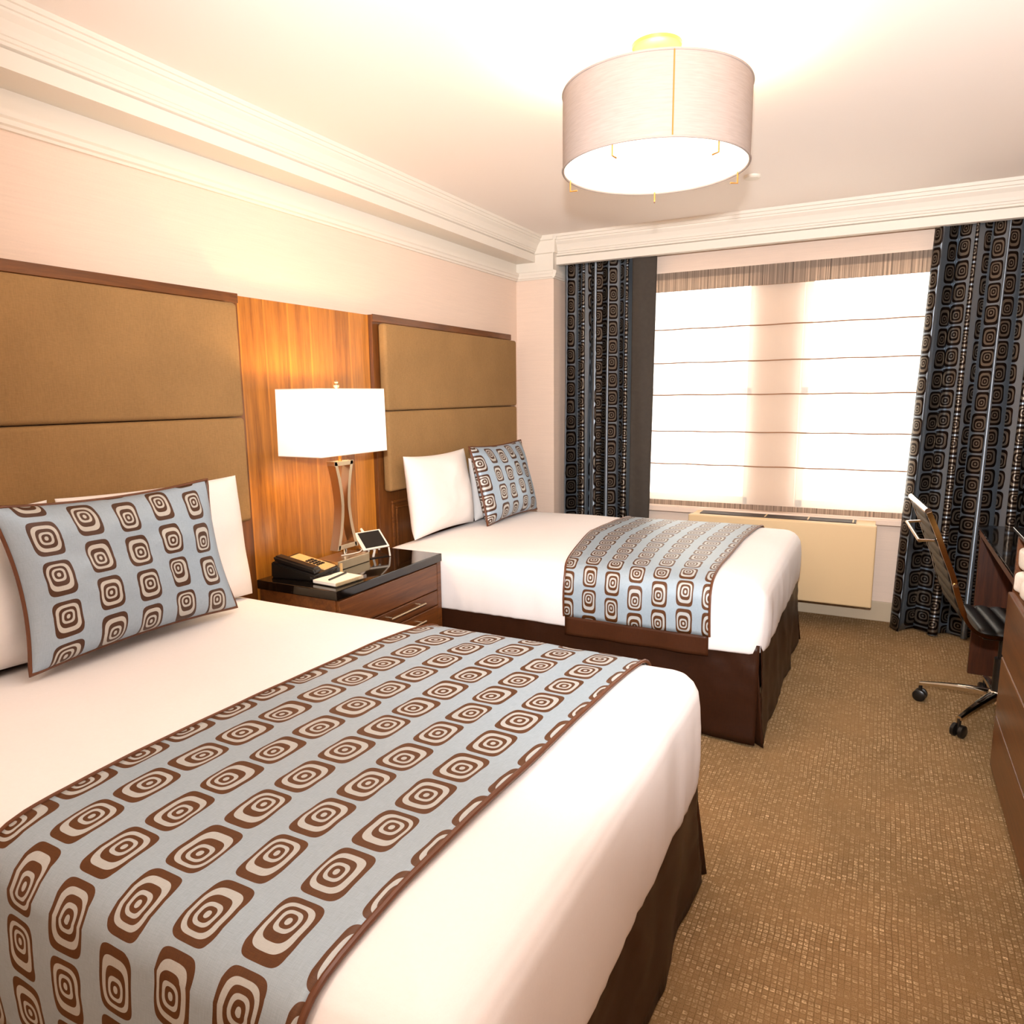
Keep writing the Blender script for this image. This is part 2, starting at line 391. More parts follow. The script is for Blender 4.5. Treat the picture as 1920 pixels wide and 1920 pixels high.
# curtain pelmet beam and crown along the window wall
BFY = 4.68
bm = bmesh.new()
prism(bm, [(BFY, 2.30), (BFY+.02, 2.30), (BFY+.02, CZ), (BFY, CZ)], 'X', PX, RX)
prism(bm, [(BFY, 2.30), (BFY-.022, 2.302), (BFY-.022, 2.352), (BFY-.01, 2.354), (BFY, 2.354)], 'X', PX+.004, RX)
prism(bm, [(BFY, 2.356)]+[(y, z) for y, z in stepped(BFY-.008, BFY-.085, 2.358, CZ, 1)]+[(BFY, CZ)], 'X', PX, RX)
struct('trim_5', bm, M['trim'])
struct('baseboard_back', B(PX, RX, WY-.014, WY, 0, .125, bev=.004), M['base'])
struct('baseboard_left', B(WX, WX+.014, BY, PY, 0, .125, bev=.004), M['base'])
struct('trim_6', B(-1.62, .46, WY-.07, WY+.005, .615, .652, bev=.006), M['wall'])
# windows: two double-hung sashes
for i, (a, b) in enumerate((W1, W2)):
    r = empty('window_%d' % (i+1), ((a+b)/2, WY+.12, WZ0)); tag(r, kind='structure')
    bm = bmesh.new()
    for (x0, x1, z0, z1) in ((a, a+.045, WZ0, WZ1), (b-.045, b, WZ0, WZ1), (a, b, WZ0, WZ0+.05), (a, b, WZ1-.045, WZ1), (a, b, 1.405, 1.452)):
        box(bm, x0, x1, WY+.09, WY+.14, z0, z1, bev=.004)
    obj('window_frame', bm, M['white_plastic'], r)
    obj('pane', B(a+.03, b-.03, WY+.112, WY+.118, WZ0+.03, WZ1-.03), M['glass'], r)

# ------------------------------------------------------------------ roman shade
X0, X1, SY = -1.56, .24, WY-.032
rt = empty('roman_shade', ((X0+X1)/2, SY, .66), 'sheer cream roman shade with thin ribs lowered over the bright window', 'window shade')
zs = [2.078, 1.837, 1.618, 1.407, 1.165, .944, .69]
bm = bmesh.new()
def shade_y(z):
    for i in range(6):
        if zs[i] >= z >= zs[i+1]:
            f = (zs[i]-z)/(zs[i]-zs[i+1]); return SY - .010*math.sin(f*PI)**2*.6 - .004*f
    return SY
grid(bm, 60, 72, lambda u, v: Vector((X0+(X1-X0)*u, shade_y(.69+(2.078-.69)*v), .69+(2.078-.69)*v)))
obj('sheer_panel', bm, M['sheer'], rt, smooth='all')
bm = bmesh.new(); box(bm, X0, X1, SY-.022, SY-.019, 2.078, 2.20); obj('plaid_header', bm, M['plaid'], rt)['label'] = 'brown plaid header band'
bm = bmesh.new(); box(bm, X0, X1, SY-.006, SY-.003, .658, .692); obj('plaid_hem', bm, M['plaid'], rt)['label'] = 'brown plaid bottom hem'
bm = bmesh.new(); box(bm, X0, X1, SY-.018, SY+.02, 2.155, 2.197); obj('head_rail', bm, M['white_plastic'], rt)
for z in zs[1:6]:
    bm = bmesh.new()
    n = 40; tube(bm, [(X0+(X1-X0)*k/n, SY-.010, z+.0015*math.sin(k*.9)) for k in range(n+1)], .0042, 6)
    obj('rib', bm, M['rib'], rt, smooth=True)

# ------------------------------------------------------------------ curtains
def curtain_mesh(x0, x1, yc, amp, npl, z0, z1, flare=0, seed=0, xb0=None, xb1=None):
    bm = bmesh.new(); nu, nv = npl*22, 46
    rnd = random.Random(seed); ph = [rnd.uniform(-.5, .5) for _ in range(npl+2)]; wd = [rnd.uniform(.7, 1.3) for _ in range(npl)]
    tot = sum(wd); acc = [0]
    for q in wd: acc.append(acc[-1]+q/tot)
    ams = [rnd.uniform(.7, 1.15) for _ in range(npl+1)]
    if xb0 is None: xb0 = x0
    if xb1 is None: xb1 = x1
    def base(t, v):
        i = min(npl-1, int(t*npl)); f = t*npl-i
        xx = acc[i]+(acc[i+1]-acc[i])*f
        am = amp*(ams[i]*(1-f)+ams[i+1]*f)*(.52+.55*(1-v))
        d = noise.noise(Vector((t*npl*.8, v*1.6, seed)))*.5
        a = 2*PI*(f+0)+d*1.2
        X0_ = xb0+(x0-xb0)*v; X1_ = xb1+(x1-xb1)*v
        x = X0_+(X1_-X0_)*xx + .62*am*math.sin(2*a)*min(1, 6*t)*min(1, 6*(1-t))
        y = yc - am*math.sin(a) - flare*(1-v)**2
        # pinch pleat near the heading
        return Vector((x, y, z0+(z1-z0)*v))
    us = [0]
    for i in range(nu): us.append(us[-1]+(base((i+1)/nu, .5)-base(i/nu, .5)).length)
    grid(bm, nu, nv, lambda u, v: base(u, v), lambda u, v: (us[round(u*nu)]+.031*seed, v*(z1-z0)))
    return bm
def add_solid(o, th=.003):
    m = o.modifiers.new('thickness', 'SOLIDIFY'); m.thickness = th; m.offset = 0
CYC = WY-.10
r = empty('curtain', (-1.75, CYC, .0), 'narrow blue and brown patterned curtain at the left of the window behind the far bed', 'curtain', 'patterned window curtains')
o = obj('curtain_panel', curtain_mesh(-2.03, -1.50, CYC, .060, 5, .02, 2.335, 0, 3), M['curtain'], r, smooth='all'); add_solid(o)
bm = bmesh.new()
grid(bm, 14, 30, lambda u, v: Vector((-1.53+.155*u-.02*(1-v)*u, CYC-.045+.03*u+.010*math.sin(u*5+v*3), .02+2.34*v)))
o = obj('curtain_lining', bm, M['lining'], r, smooth='all'); o['label'] = 'plain dark brown lining turned out at the edge'; add_solid(o)
r = empty('curtain', (.56, CYC, .0), 'wide floor-length blue and brown patterned curtain at the right behind the desk chair', 'curtain', 'patterned window curtains')
o = obj('curtain_panel', curtain_mesh(.19, .98, CYC-.015, .074, 6, .012, 2.335, .03, 5, xb0=.12, xb1=1.0), M['curtain'], r, smooth='all'); add_solid(o)

# ------------------------------------------------------------------ wall air conditioner
r = empty('air_conditioner', (-.5, 4.69, .155), 'cream wall-mounted air conditioning unit under the window with dark top grille', 'air conditioner')
PL = -1.08
obj('cover', B(PL, .013, 4.545, 4.60, .152, .645, bev=.008), M['ptac'], r)
bm = bmesh.new(); box(bm, PL+.01, .005, 4.60, WY-.016, .17, .64, bev=.004); obj('housing', bm, M['ptac'], r)
bm = bmesh.new(); box(bm, PL+.06, -.10, 4.61, 4.72, .640, .648)
obj('grille', bm, M['grille'], r)
for k in range(3):
    bm = bmesh.new(); box(bm, -.62+k*.25, -.612+k*.25, 4.61, 4.72, .647, .650)
    obj('grille_divider', bm, M['ptac'], r)

# ------------------------------------------------------------------ headboards
HX = -2.30
def headboard(label, y0, y1, fy0, fy1):
    r = empty('headboard', (HX, (y0+y1)/2, .0), label, 'headboard', 'upholstered headboards')
    bm = bmesh.new(); t = .045
    box(bm, WX+.002, HX, y0, y1, .03, 1.825, bev=.003)
    obj('frame', bm, M['walnut_v'], r)
    bm = bmesh.new(); box(bm, HX, HX+.006, y0, y1, 1.79, 1.827, bev=.002); obj('top_rail', bm, M['walnut_dark'], r)
    seam = 1.345
    for z0, z1 in ((.925, seam), (seam, 1.785)):
        bm = bmesh.new(); box(bm, HX+.001, HX+.05, fy0, fy1, z0+.0015, z1-.0015, bev=.016, seg=4)
        obj('upholstered_panel', bm, M['linen'], r, smooth=True)
    # raised moulding below the fabric
    bm = bmesh.new()
    a, b, c, d = fy0+.06, fy1-.06, .2, .87
    for off, th in ((0, .018), (.035, .012)):
        a2, b2, c2, d2 = a+off, b-off, c+off, d-off
        for (ya, yb, za, zb) in ((a2, b2, d2-th, d2), (a2, b2, c2, c2+th), (a2, a2+th, c2+th, d2-th), (b2-th, b2, c2+th, d2-th)):
            box(bm, HX-.002, HX+.010, ya, yb, za, zb, bev=.004)
    obj('moulding', bm, M['walnut_dark'], r)
    return r
headboard('tan upholstered headboard with walnut frame behind the near bed', .30, 2.075, .34, 2.03)
headboard('tan upholstered headboard with walnut frame behind the far bed by the window', 2.915, 4.415, 2.955, 4.411)
bm = B(WX+.002, HX-.022, 2.077, 2.913, .03, 1.823)
tag(obj('wood_panel', bm, M['walnut']), 'glowing walnut plank wall panel between the two headboards behind the lamp', 'wall panel')

# ------------------------------------------------------------------ beds
XH, XF = -2.245, -.355
PROF = [(.012, .395), (.004, .40), (0, .42), (-.004, .47), (-.004, .53), (0, .575), (.006, .605), (.018, .628), (.036, .645), (.06, .656), (.09, .663), (.14, .669), (.21, .674), (.3, .677), (.42, .679), (.55, .680), (.66, .680)]
def rrect(x0, x1, y0, y1, r, n=12, step=.03):
    pts = []
    def seg(ax, ay, bx, by):
        L = math.hypot(bx-ax, by-ay); k = SEGN[(ax, ay, bx, by)] if False else None
    return pts
def outline(d, x0, x1, y0, y1, R=.085, nc=10, nx=64, ny=46):
    r = max(R-d, .004+.2*0); a, b, c, e = x0+d, x1-d, y0+d, y1-d
    pts = []
    for (cx, cy, s) in ((b-r, c+r, -PI/2), (b-r, e-r, 0), (a+r, e-r, PI/2), (a+r, c+r, PI)):
        for k in range(nc): 
            an = s+PI/2*k/(nc-1); pts.append(Vector((cx+r*math.cos(an), cy+r*math.sin(an), 0)))
    # subdivide the straight runs
    out = []
    ns = (ny, nx, ny, nx)
    for q in range(4):
        arc = pts[q*nc:(q+1)*nc]; nxt = pts[((q+1) % 4)*nc]; out += arc
        for k in range(1, ns[q]): out.append(arc[-1].lerp(nxt, k/ns[q]))
    return out
def prof_scaled(zb): return [(d, z if z > .6 else zb+(z-.395)*(.6-zb)/(.6-.395)) for d, z in PROF]
def wr(p, z, seed):
    k = max(0, min(1, (.66-z)/.15))
    a = noise.noise(Vector((p.x*9, p.y*9, z*2+seed)))*.006 + noise.noise(Vector((p.x*30, p.y*30, z*3+seed)))*.0042
    if seed == 6: a += .0045*noise.noise(Vector((p.x*55, p.y*8, 3.3)))*max(0, min(1, (.58-z)/.12))
    return a*k
def bedspread(y0, y1, zb, seed, label, XF=XF):
    bm = bmesh.new(); pr = prof_scaled(zb); rings = []
    full = []
    for d, z in pr: full.append((d, z))
    dense = []
    for i in range(len(full)-1):
        n = 3 if i < 9 else 4
        for k in range(n): f = k/n; dense.append((full[i][0]*(1-f)+full[i+1][0]*f, full[i][1]*(1-f)+full[i+1][1]*f))
    dense.append(full[-1])
    for d, z in dense:
        ol = outline(d, XH, XF, y0, y1); ring = []
        cx, cy = (XH+XF)/2, (y0+y1)/2
        for i, p in enumerate(ol):
            a, b = ol[i-1], ol[(i+1) % len(ol)]; t = (b-a).normalized(); nrm = Vector((t.y, -t.x, 0))
            q = p+nrm*wr(p, z, seed)
            zz = z + (noise.noise(Vector((p.x*2.2, p.y*2.2, seed)))*.006 + noise.noise(Vector((p.x*1.1+9, p.y*5, seed)))*.003)*min(1, d/.1)
            if z < .42 and d >= 0: zz = z + noise.noise(Vector((p.x*3, p.y*3, seed+5)))*.010
            ring.append(bm.verts.new((q.x, q.y, zz)))
        rings.append(ring)
    n = len(rings[0])
    for i in range(len(rings)-1):
        for k in range(n): bm.faces.new((rings[i][k], rings[i][(k+1) % n], rings[i+1][(k+1) % n], rings[i+1][k]))
    bm.faces.new(rings[-1])
    o = obj('bedspread', bm, M['white'], smooth='all'); tag(o, label, 'bedspread', 'white bedspreads'); add_solid(o, .004); return o
def skirt_panels(r, y0, y1, XF=XF):
    i = .018; zt = .425
    def panel(p, q, nrm, seed, flare=.035):
        bm = bmesh.new(); L = (q-p).length
        nu = int(L/.02)
        def fn(u, v):
            w_ = .006*math.sin(u*L*14+seed)*(1-v)+.010*noise.noise(Vector((u*L*6, v*2, seed)))+.006*noise.noise(Vector((u*L*13+v*5, v*9, seed)))
            e = flare*(1-v)**1.3
            s = p.lerp(q, u)
            return s+nrm*(w_+e)+Vector((0, 0, .012+(zt-.012)*v))
        grid(bm, nu, 14, fn)
        o = obj('bed_skirt', bm, M['skirt'], r, smooth='all'); add_solid(o, .003)
    g = .012
    panel(Vector((XH, y0+i, 0)), Vector((XF-i-.0, y0+i, 0)), Vector((0, -1, 0)), 1, .018)
    panel(Vector((XF-i, y0+i+g, 0)), Vector((XF-i, y1-i-g, 0)), Vector((1, 0, 0)), 2, .025)
    panel(Vector((XF-i-.0, y1-i, 0)), Vector((XH, y1-i, 0)), Vector((0, 1, 0)), 3, .018)
    # inverted pleat tongue behind each foot corner
    for yy, s in ((y0+i, -1), (y1-i, 1)):
        bm = bmesh.new()
        grid(bm, 8, 12, lambda u, v: Vector((XF-i-.06+.05*u+.045*(1-v)*u, yy-s*.05+s*.045*u+s*.035*(1-v)*u, .012+(zt-.04)*v)))
        o = obj('corner_pleat', bm, M['skirt'], r, smooth='all'); add_solid(o, .003)
def bed(y0, y1, label, XF=XF):
    r = empty('bed', ((XH+XF)/2, (y0+y1)/2, 0), label, 'bed', 'double beds')
    obj('box_spring', B(XH+.03, XF-.05, y0+.05, y1-.05, .12, .38, bev=.02), M['skirt'], r)
    obj('mattress', B(XH+.02, XF-.03, y0+.03, y1-.03, .382, .642, bev=.05, seg=4), M['white'], r, smooth=True)
    for x in (XH+.12, XF-.15):
        for y in (y0+.15, y1-.15): obj('foot', lathe(bmesh.new(), [(.025, 0), (.025, .125)], (x, y, 0), 16), M['black_plastic'], r)
    skirt_panels(r, y0, y1, XF); return r
def path_runner(y0, y1, zb, z_end):
    pr = [(d-.010, z+(.008 if z > .6 else .0)) for d, z in prof_scaled(zb) if z > z_end-.01]
    half = [(y0-.012, z_end)] + [(y0+d, z) for d, z in pr if z > z_end+.01]
    other = [(y1+(y0-y), z) for y, z in half]
    pts = half + other[::-1]
    # densify
    out = []
    for i in range(len(pts)-1):
        L = math.hypot(pts[i+1][0]-pts[i][0], pts[i+1][1]-pts[i][1]); n = max(1, int(L/.015))
        for k in range(n): f = k/n; out.append((pts[i][0]*(1-f)+pts[i+1][0]*f, pts[i][1]*(1-f)+pts[i+1][1]*f))
    out.append(pts[-1]); return out
def bed_runner(xa, xb, y0, y1, zb, z_end, seed, label, hem=False, useed=0):
    r = empty('bed_runner', ((xa(0)+xb(0))/2, (y0+y1)/2, z_end), label, 'bed runner', 'patterned bed runners')
    path = path_runner(y0, y1, zb, z_end); L = [0]
    for i in range(len(path)-1): L.append(L[-1]+math.hypot(path[i+1][0]-path[i][0], path[i+1][1]-path[i][1]))
    def pt(u, j, extra=0):
        y, z = path[j]; tt = max(0, min(1, (y-y0)/(y1-y0))); A_ = xa(tt); x = A_+(xb(tt)-A_)*u
        k = 1 if z > .63 else 0
        zz = z + (noise.noise(Vector((x*2.2, y*2.2, seed)))*.006 + noise.noise(Vector((x*1.1+9, y*5, seed)))*.003)*k*min(1, min(y-y0, y1-y)/.1 if k else 0)
        zz += .0022*noise.noise(Vector((x*7, y*7, seed+3)))*k+.003*k
        xo = .012*noise.noise(Vector((L[j]*1.7, 0, seed+u)))
        sd = -1 if y < (y0+y1)/2 else 1
        yy = y + sd*(1-k)*(.006*noise.noise(Vector((x*9, z*3, seed)))+.003) 
        return Vector((x+xo, yy, zz+extra))
    bm = bmesh.new(); n = len(path)-1; nu = 40
    grid(bm, nu, n, lambda u, v: pt(u, round(v*n)), lambda u, v: (xb(0)-(1-u)*(xb(.6)-xa(.6))+useed, L[round(v*n)]+seed*.03))
    o = obj('runner_cloth', bm, M['runner'], r, smooth='all'); add_solid(o, .003)
    for u in (0, 1):
        bm = bmesh.new(); tube(bm, [pt(u, j) for j in range(0, n+1)], .0055, 8); o = obj('piping', bm, M['piping'], r, smooth=True); o['label'] = 'brown satin piping along the edge'
    if hem:
        for s, yy in ((-1, y0-.012), (1, y1+.012)):
            bm = bmesh.new()
            grid(bm, 30, 6, lambda u, v: Vector((xa(0)+.004+(xb(0)-xa(0)-.008)*u, yy+s*(.000+.004*math.sin(u*17)*(1-v)), z_end-.085*(1-v))))
            o = obj('hem_band', bm, M['brown_satin'], r, smooth='all'); o['label'] = 'plain brown satin band at the end'; add_solid(o, .003)
    return r
NB = (.56, 1.93); FB = (2.815, 4.215)
bed(*NB, 'near double bed with white cover and chocolate brown skirt in the foreground', XF=-.392)
bedspread(*NB, .315, 2, 'smooth white bedspread on the near bed', XF=-.392)
bed_runner(lambda t: -1.345+.07*t*t, lambda t: -.61+.055*t, *NB, .315, .322, 2, 'blue runner with brown concentric squares across the foreground bed', useed=.03)
bed(*FB, 'far double bed by the window with white cover and brown skirt')
bedspread(*FB, .385, 6, 'smooth white bedspread on the bed by the window')
bed_runner(lambda t: -1.205-.145*min(1, t/.5)**.8, lambda t: -.565-.02*math.sin(t*3), *FB, .385, .445, 6, 'blue runner with brown concentric squares across the bed by the window', hem=True, useed=0)

# ------------------------------------------------------------------ pillows
def pillow(name, label, cat, group, cy, xb, zb, W, H, T, lean, mat, seed, piping=None, tilt=0, poke=.07, yaw=0):
    """stands on the bed at x=xb, bottom z=zb, leaning back by `lean` radians toward -X; width along Y"""
    r = empty(name, (xb, cy, zb), label, cat, group)
    up = Vector((-math.sin(lean), 0, math.cos(lean))); side = Vector((0, 1, 0))
    rot = Matrix.Rotation(yaw, 3, 'Z'); up = rot @ up; side = rot @ side; nrm = side.cross(up)
    if tilt: q = Matrix.Rotation(tilt, 3, nrm); up = q @ up; side = q @ side
    c = Vector((xb, cy, zb))+up*H/2
    def edge(u, v):
        # pulled-in sides, poking corners
        k = 1-poke*(1-v*v); k2 = 1-poke*(1-u*u)
        return u*k*W/2, v*k2*H/2
    def f(u, v, s):
        U, V = edge(u, v)
        th = T/2*max(0, 1-abs(u)**3.2)**.5*max(0, 1-abs(v)**3.2)**.5
        th *= 1+.16*noise.noise(Vector((u*1.7, v*1.7, seed+s)))
        th += .006*noise.noise(Vector((u*6, v*6, seed)))*(1-abs(u)**4)*(1-abs(v)**4)
        # sag: belly fuller at the bottom
        th *= 1-.15*v
        return c+side*U+up*V+nrm*th*s
    bm = bmesh.new(); n = 36
    mp = lambda q: math.sin((2*q-1)*PI/2)
    for s in (1, -1):
        grid(bm, n, n, lambda a, b: f(mp(a), mp(b), s), lambda a, b: (mp(a)*W/2+1.02+.05*seed, mp(b)*H/2+2.03))
    bmesh.ops.remove_doubles(bm, verts=bm.verts, dist=.0004)
    o = obj('cushion_cover' if piping else 'pillow_body', bm, mat, r, smooth='all')
    if piping:
        bm = bmesh.new(); pts = []
        for a in range(24): pts.append((-1+2*a/24, -1))
        for a in range(24): pts.append((1, -1+2*a/24))
        for a in range(24): pts.append((1-2*a/24, 1))
        for a in range(24): pts.append((-1, 1-2*a/24))
        tube(bm, [c+side*edge(u, v)[0]+up*edge(u, v)[1] for u, v in pts], .0065, 8, closed=True)
        o = obj('piping', bm, piping, r, smooth=True); o['label'] = 'brown corded edge'
    return r
gp = 'white sleeping pillows'
pillow('pillow', 'white pillow on the near bed at the right, against the headboard by the nightstand', 'pillow', gp, 1.555, -2.125, .672, .67, .46, .17, .10, M['pillowcase'], 1, poke=.045)
pillow('pillow', 'white pillow at the left edge of the photo behind the large cushion', 'pillow', gp, .87, -2.12, .672, .66, .46, .17, .12, M['pillowcase'], 2)
pillow('pillow', 'white pillow on the far bed standing beside the patterned cushion', 'pillow', gp, 3.275, -2.125, .676, .60, .44, .16, .13, M['pillowcase'], 3)
pillow('pillow', 'white pillow on the far bed, almost hidden behind the patterned cushion', 'pillow', gp, 3.90, -2.14, .672, .56, .38, .12, .10, M['pillowcase'], 4)
gc = 'patterned throw cushions'
pillow('cushion', 'large blue cushion with brown squares and brown piping on the near bed', 'cushion', gc, 1.325, -1.955, .702, .68, .452, .15, .22, M['cushionfab'], 1, M['piping'], poke=.085)
pillow('cushion', 'blue cushion with brown squares leaning on the pillows of the far bed', 'cushion', gc, 3.79, -1.965, .684, .65, .46, .15, .25, M['cushionfab'], 2, M['piping'], poke=.07)

# ------------------------------------------------------------------ nightstand
NZ = .67
r = empty('nightstand', (-2.06, 2.425, 0), 'walnut nightstand with black glass top between the two beds', 'nightstand')
n0, n1, nf = 2.05, 2.80, -1.845
obj('body', B(-2.275, nf-.022, n0+.012, n1-.004, .04, .63, bev=.003), M['walnut_red'], r)
obj('plinth', B(-2.27, nf-.05, n0+.03, n1-.03, 0, .045), M['dark_wood'], r)
obj('glass_top', B(-2.275, nf, n0, n1, .632, NZ, bev=.003), M['glass_black'], r)
obj('front_frame', B(nf-.024, nf-.006, n1-.035, n1-.002, .04, .63, bev=.002), M['walnut_red'], r)
for k, (z0, z1) in enumerate(((.50, .625), (.425, .495), (.25, .42), (.07, .245))):
    d = obj('drawer', B(nf-.022, nf-.004, n0+.02, n1-.04, z0, z1, bev=.003), M['walnut_red'], r)
    if k in (1, 2, 3):
        zc = (z0+z1)/2 + (.01 if k == 1 else .05); bm = bmesh.new()
        tube(bm, [(nf+.022, 2.36, zc), (nf+.022, 2.62, zc)], .006, 10)
        for yy in (2.38, 2.60): tube(bm, [(nf-.004, yy, zc), (nf+.022, yy, zc)], .004, 8)
        obj('handle', bm, M['nickel'], d, smooth=True)['label'] = 'brushed metal bar handle'

# ------------------------------------------------------------------ table lamp
LX, LY = -2.125, 2.43
r = empty('table_lamp', (LX, LY, NZ), 'lit table lamp with rectangular white shade and curved metal frame on the nightstand', 'lamp')
obj('base', B(LX-.065, LX+.065, LY-.12, LY+.095, NZ, NZ+.042, bev=.003), M['nickel'], r)
bm = bmesh.new(); lathe(bm, [(.011, .042), (.011, .078)], (LX, LY, NZ), 20); obj('post', bm, M['chrome'], r, smooth=True)
# hourglass frame: two curved flat bars joined top and bottom
z0, z1 = NZ+.075, NZ+.075+.395
for s in (-1, 1):
    bm = bmesh.new(); pin = []; pout = []
    for k in range(25):
        f = k/24; ww = .030+.034*abs(2*f-1)**1.8+ (.007 if f < .5 else 0)*abs(2*f-1)
        z = z0+(z1-z0)*f; pin.append((LY+s*(ww-.018), z)); pout.append((LY+s*ww, z))
    prism(bm, pout+pin[::-1], 'X', LX-.022, LX+.022); obj('curved_bar', bm, M['nickel'], r, smooth=True)
for z, h in ((z0, .022), (z1-.02, .02)):
    obj('cross_bar', B(LX-.022, LX+.022, LY-.062, LY+.062, z, z+h, bev=.002), M['nickel'], r)
bm = bmesh.new(); lathe(bm, [(.008, z1), (.008, z1+.04)], (LX, LY, 0), 16); lathe(bm, [(.016, z1+.04), (.018, z1+.09)], (LX, LY, 0), 16)
obj('socket', bm, M['brass'], r, smooth=True)
bm = bmesh.new(); lathe(bm, [(.012, 0), (.022, .03), (.033, .06), (.033, .08), (.02, .105), (.006, .115)], (LX, LY, z1+.09), 20); obj('bulb', bm, M['lampshade'], r, smooth=True)
# rectangular tapered shade (open top and bottom)
S0, S1 = 1.178, 1.452
def rect_ring(z, a, b, r_=.006):
    pts = []
    for (cx, cy, s) in ((a-r_, -b+r_, -PI/2), (a-r_, b-r_, 0), (-a+r_, b-r_, PI/2), (-a+r_, -b+r_, PI)):
        for k in range(4): an = s+PI/2*k/3; pts.append((LX+cx+r_*math.cos(an), LY-.03+cy+r_*math.sin(an), z))
    return pts
bm = bmesh.new(); A = [bm.verts.new(p) for p in rect_ring(S0, .118, .218)]; Bq = [bm.verts.new(p) for p in rect_ring(S1, .116, .215)]
for i in range(len(A)): bm.faces.new((A[i], A[(i+1) % len(A)], Bq[(i+1) % len(A)], Bq[i]))
o = obj('lamp_shade', bm, M['lampshade'], r, smooth=True); add_solid(o, .003)
for z in (S0, S1):
    bm = bmesh.new(); a, b = (.118, .218) if z == S0 else (.116, .215)
    tube(bm, rect_ring(z, a, b), .0025, 6, closed=True); obj('shade_rim', bm, M['white_plastic'], r); bm = bmesh.new()
tube(bm, [(LX, LY-.03-.215, S1-.005), (LX, LY-.03+.215, S1-.005)], .002, 6); tube(bm, [(LX-.11, LY, S1-.005), (LX+.11, LY, S1-.005)], .002, 6)
obj('shade_spreader', bm, M['white_plastic'], r)
bm = bmesh.new(); lathe(bm, [(.004, -.01), (.004, .005), (.011, .01), (.013, .018), (.006, .026), (.009, .032), (.001, .040)], (LX, LY, S1), 16); obj('finial', bm, M['nickel'], r, smooth=True)
tube_b = bmesh.new(); tube(tube_b, [(LX, LY, z1+.19), (LX, LY, S1)], .003, 6); obj('harp', tube_b, M['brass'], r)
light('table_lamp_light', 'POINT', (LX, LY-.03, 1.34), 15, (1.0, .64, .30), .04)

# ------------------------------------------------------------------ telephone, pad, pen, tablet
r = empty('telephone', (-2.19, 2.20, NZ), 'black desk telephone with tan keypad plate on the nightstand', 'telephone')
def slab(pts_bottom, pts_top):
    bm = bmesh.new(); a = [bm.verts.new(p) for p in pts_bottom]; b = [bm.verts.new(p) for p in pts_top]
    n = len(a)
    for i in range(n): bm.faces.new((a[i], a[(i+1) % n], b[(i+1) % n], b[i]))
    bm.faces.new(a[::-1]); bm.faces.new(b); return bm
ph = Matrix.Translation((-2.155, 2.215, NZ)) @ Matrix.Rotation(math.radians(8), 4, 'Z')
def W_(x, y, z): return ph @ Vector((x, y, z))
# local: x toward the room, y along the wall; tall at the back
bd = slab([W_(-.11, -.095, 0), W_(.115, -.095, 0), W_(.115, .095, 0), W_(-.11, .095, 0)], [W_(-.108, -.093, .068), W_(.11, -.093, .022), W_(.11, .093, .022), W_(-.108, .093, .068)])
bmesh.ops.bevel(bd, geom=list(bd.edges), offset=.006, segments=2, affect='EDGES')
body = obj('body', bd, M['black_plastic'], r, smooth=True)
def face(x, y, lift): return W_(x, y, .068-.046*(x+.108)/.218+lift)
bm = slab([face(-.09, -.005, .0), face(.095, -.005, .0), face(.095, .08, .0), face(-.09, .08, .0)], [face(-.088, -.003, .004), face(.093, -.003, .004), face(.093, .078, .004), face(-.088, .078, .004)])
plate = obj('keypad_plate', bm, M['gold_label'], r); plate['label'] = 'tan keypad plate'
for i in range(4):
    for j in range(3):
        x, y = -.012+i*.018, .012+j*.018
        bm = slab([face(x, y, .004), face(x+.012, y, .004), face(x+.012, y+.013, .004), face(x, y+.013, .004)], [face(x+.001, y+.001, .008), face(x+.011, y+.001, .008), face(x+.011, y+.012, .008), face(x+.001, y+.012, .008)])
        obj('key', bm, M['black_plastic'], plate)
# handset along the side
bm = slab([face(-.105, -.088, .003), face(.105, -.088, .003), face(.105, -.030, .003), face(-.105, -.030, .003)], [face(-.10, -.084, .026), face(.10, -.084, .026), face(.10, -.034, .026), face(-.10, -.034, .026)])
bmesh.ops.bevel(bm, geom=list(bm.edges), offset=.008, segments=3, affect='EDGES')
hs = obj('handset', bm, M['black_plastic'], r, smooth=True)
bm = bmesh.new(); cpts = []
for k in range(120):
    f = k/119; b0 = W_(.10, -.115, .012)+Vector((.03*math.sin(f*PI), .16*f-.0, 0))
    cpts.append(b0+Vector((.006*math.cos(k*1.3), 0, .004+.006*math.sin(k*1.3))))
tube(bm, cpts, .0018, 5); obj('cord', bm, M['black_plastic'], r, smooth=True)
# notepad in an acrylic holder
r = empty('notepad', (-1.945, 2.19, NZ), 'white notepad in a clear tray on the corner of the nightstand', 'notepad')
rot = Matrix.Translation((-1.955, 2.19, NZ)) @ Matrix.Rotation(math.radians(-4), 4, 'Z')
def rb(x0, x1, y0, y1, z0, z1, mat=rot, **k):
    bm = B(x0, x1, y0, y1, z0, z1, **k)
    for v in bm.verts: v.co = mat @ v.co
    return bm
bm = rb(-.06, .085, -.095, .075, 0, .004); t_ = rb(.079, .085, -.095, .075, .004, .02)
obj('tray', bm, M['acrylic'], r); obj('tray_lip', t_, M['acrylic'], r)
obj('tray_back', rb(-.06, -.05, .069, .075, .004, .05), M['gold_label'], r)
obj('pad', rb(-.055, .076, -.088, .066, .0045, .016), M['paper'], r)
o = rb(-.004, .004, -.07, .06, .0165, .0235, mat=rot @ Matrix.Rotation(math.radians(12), 4, 'Z'), bev=.003)
tag(obj('pen', o, M['black_plastic']), 'slim black pen lying on the white notepad', 'pen')
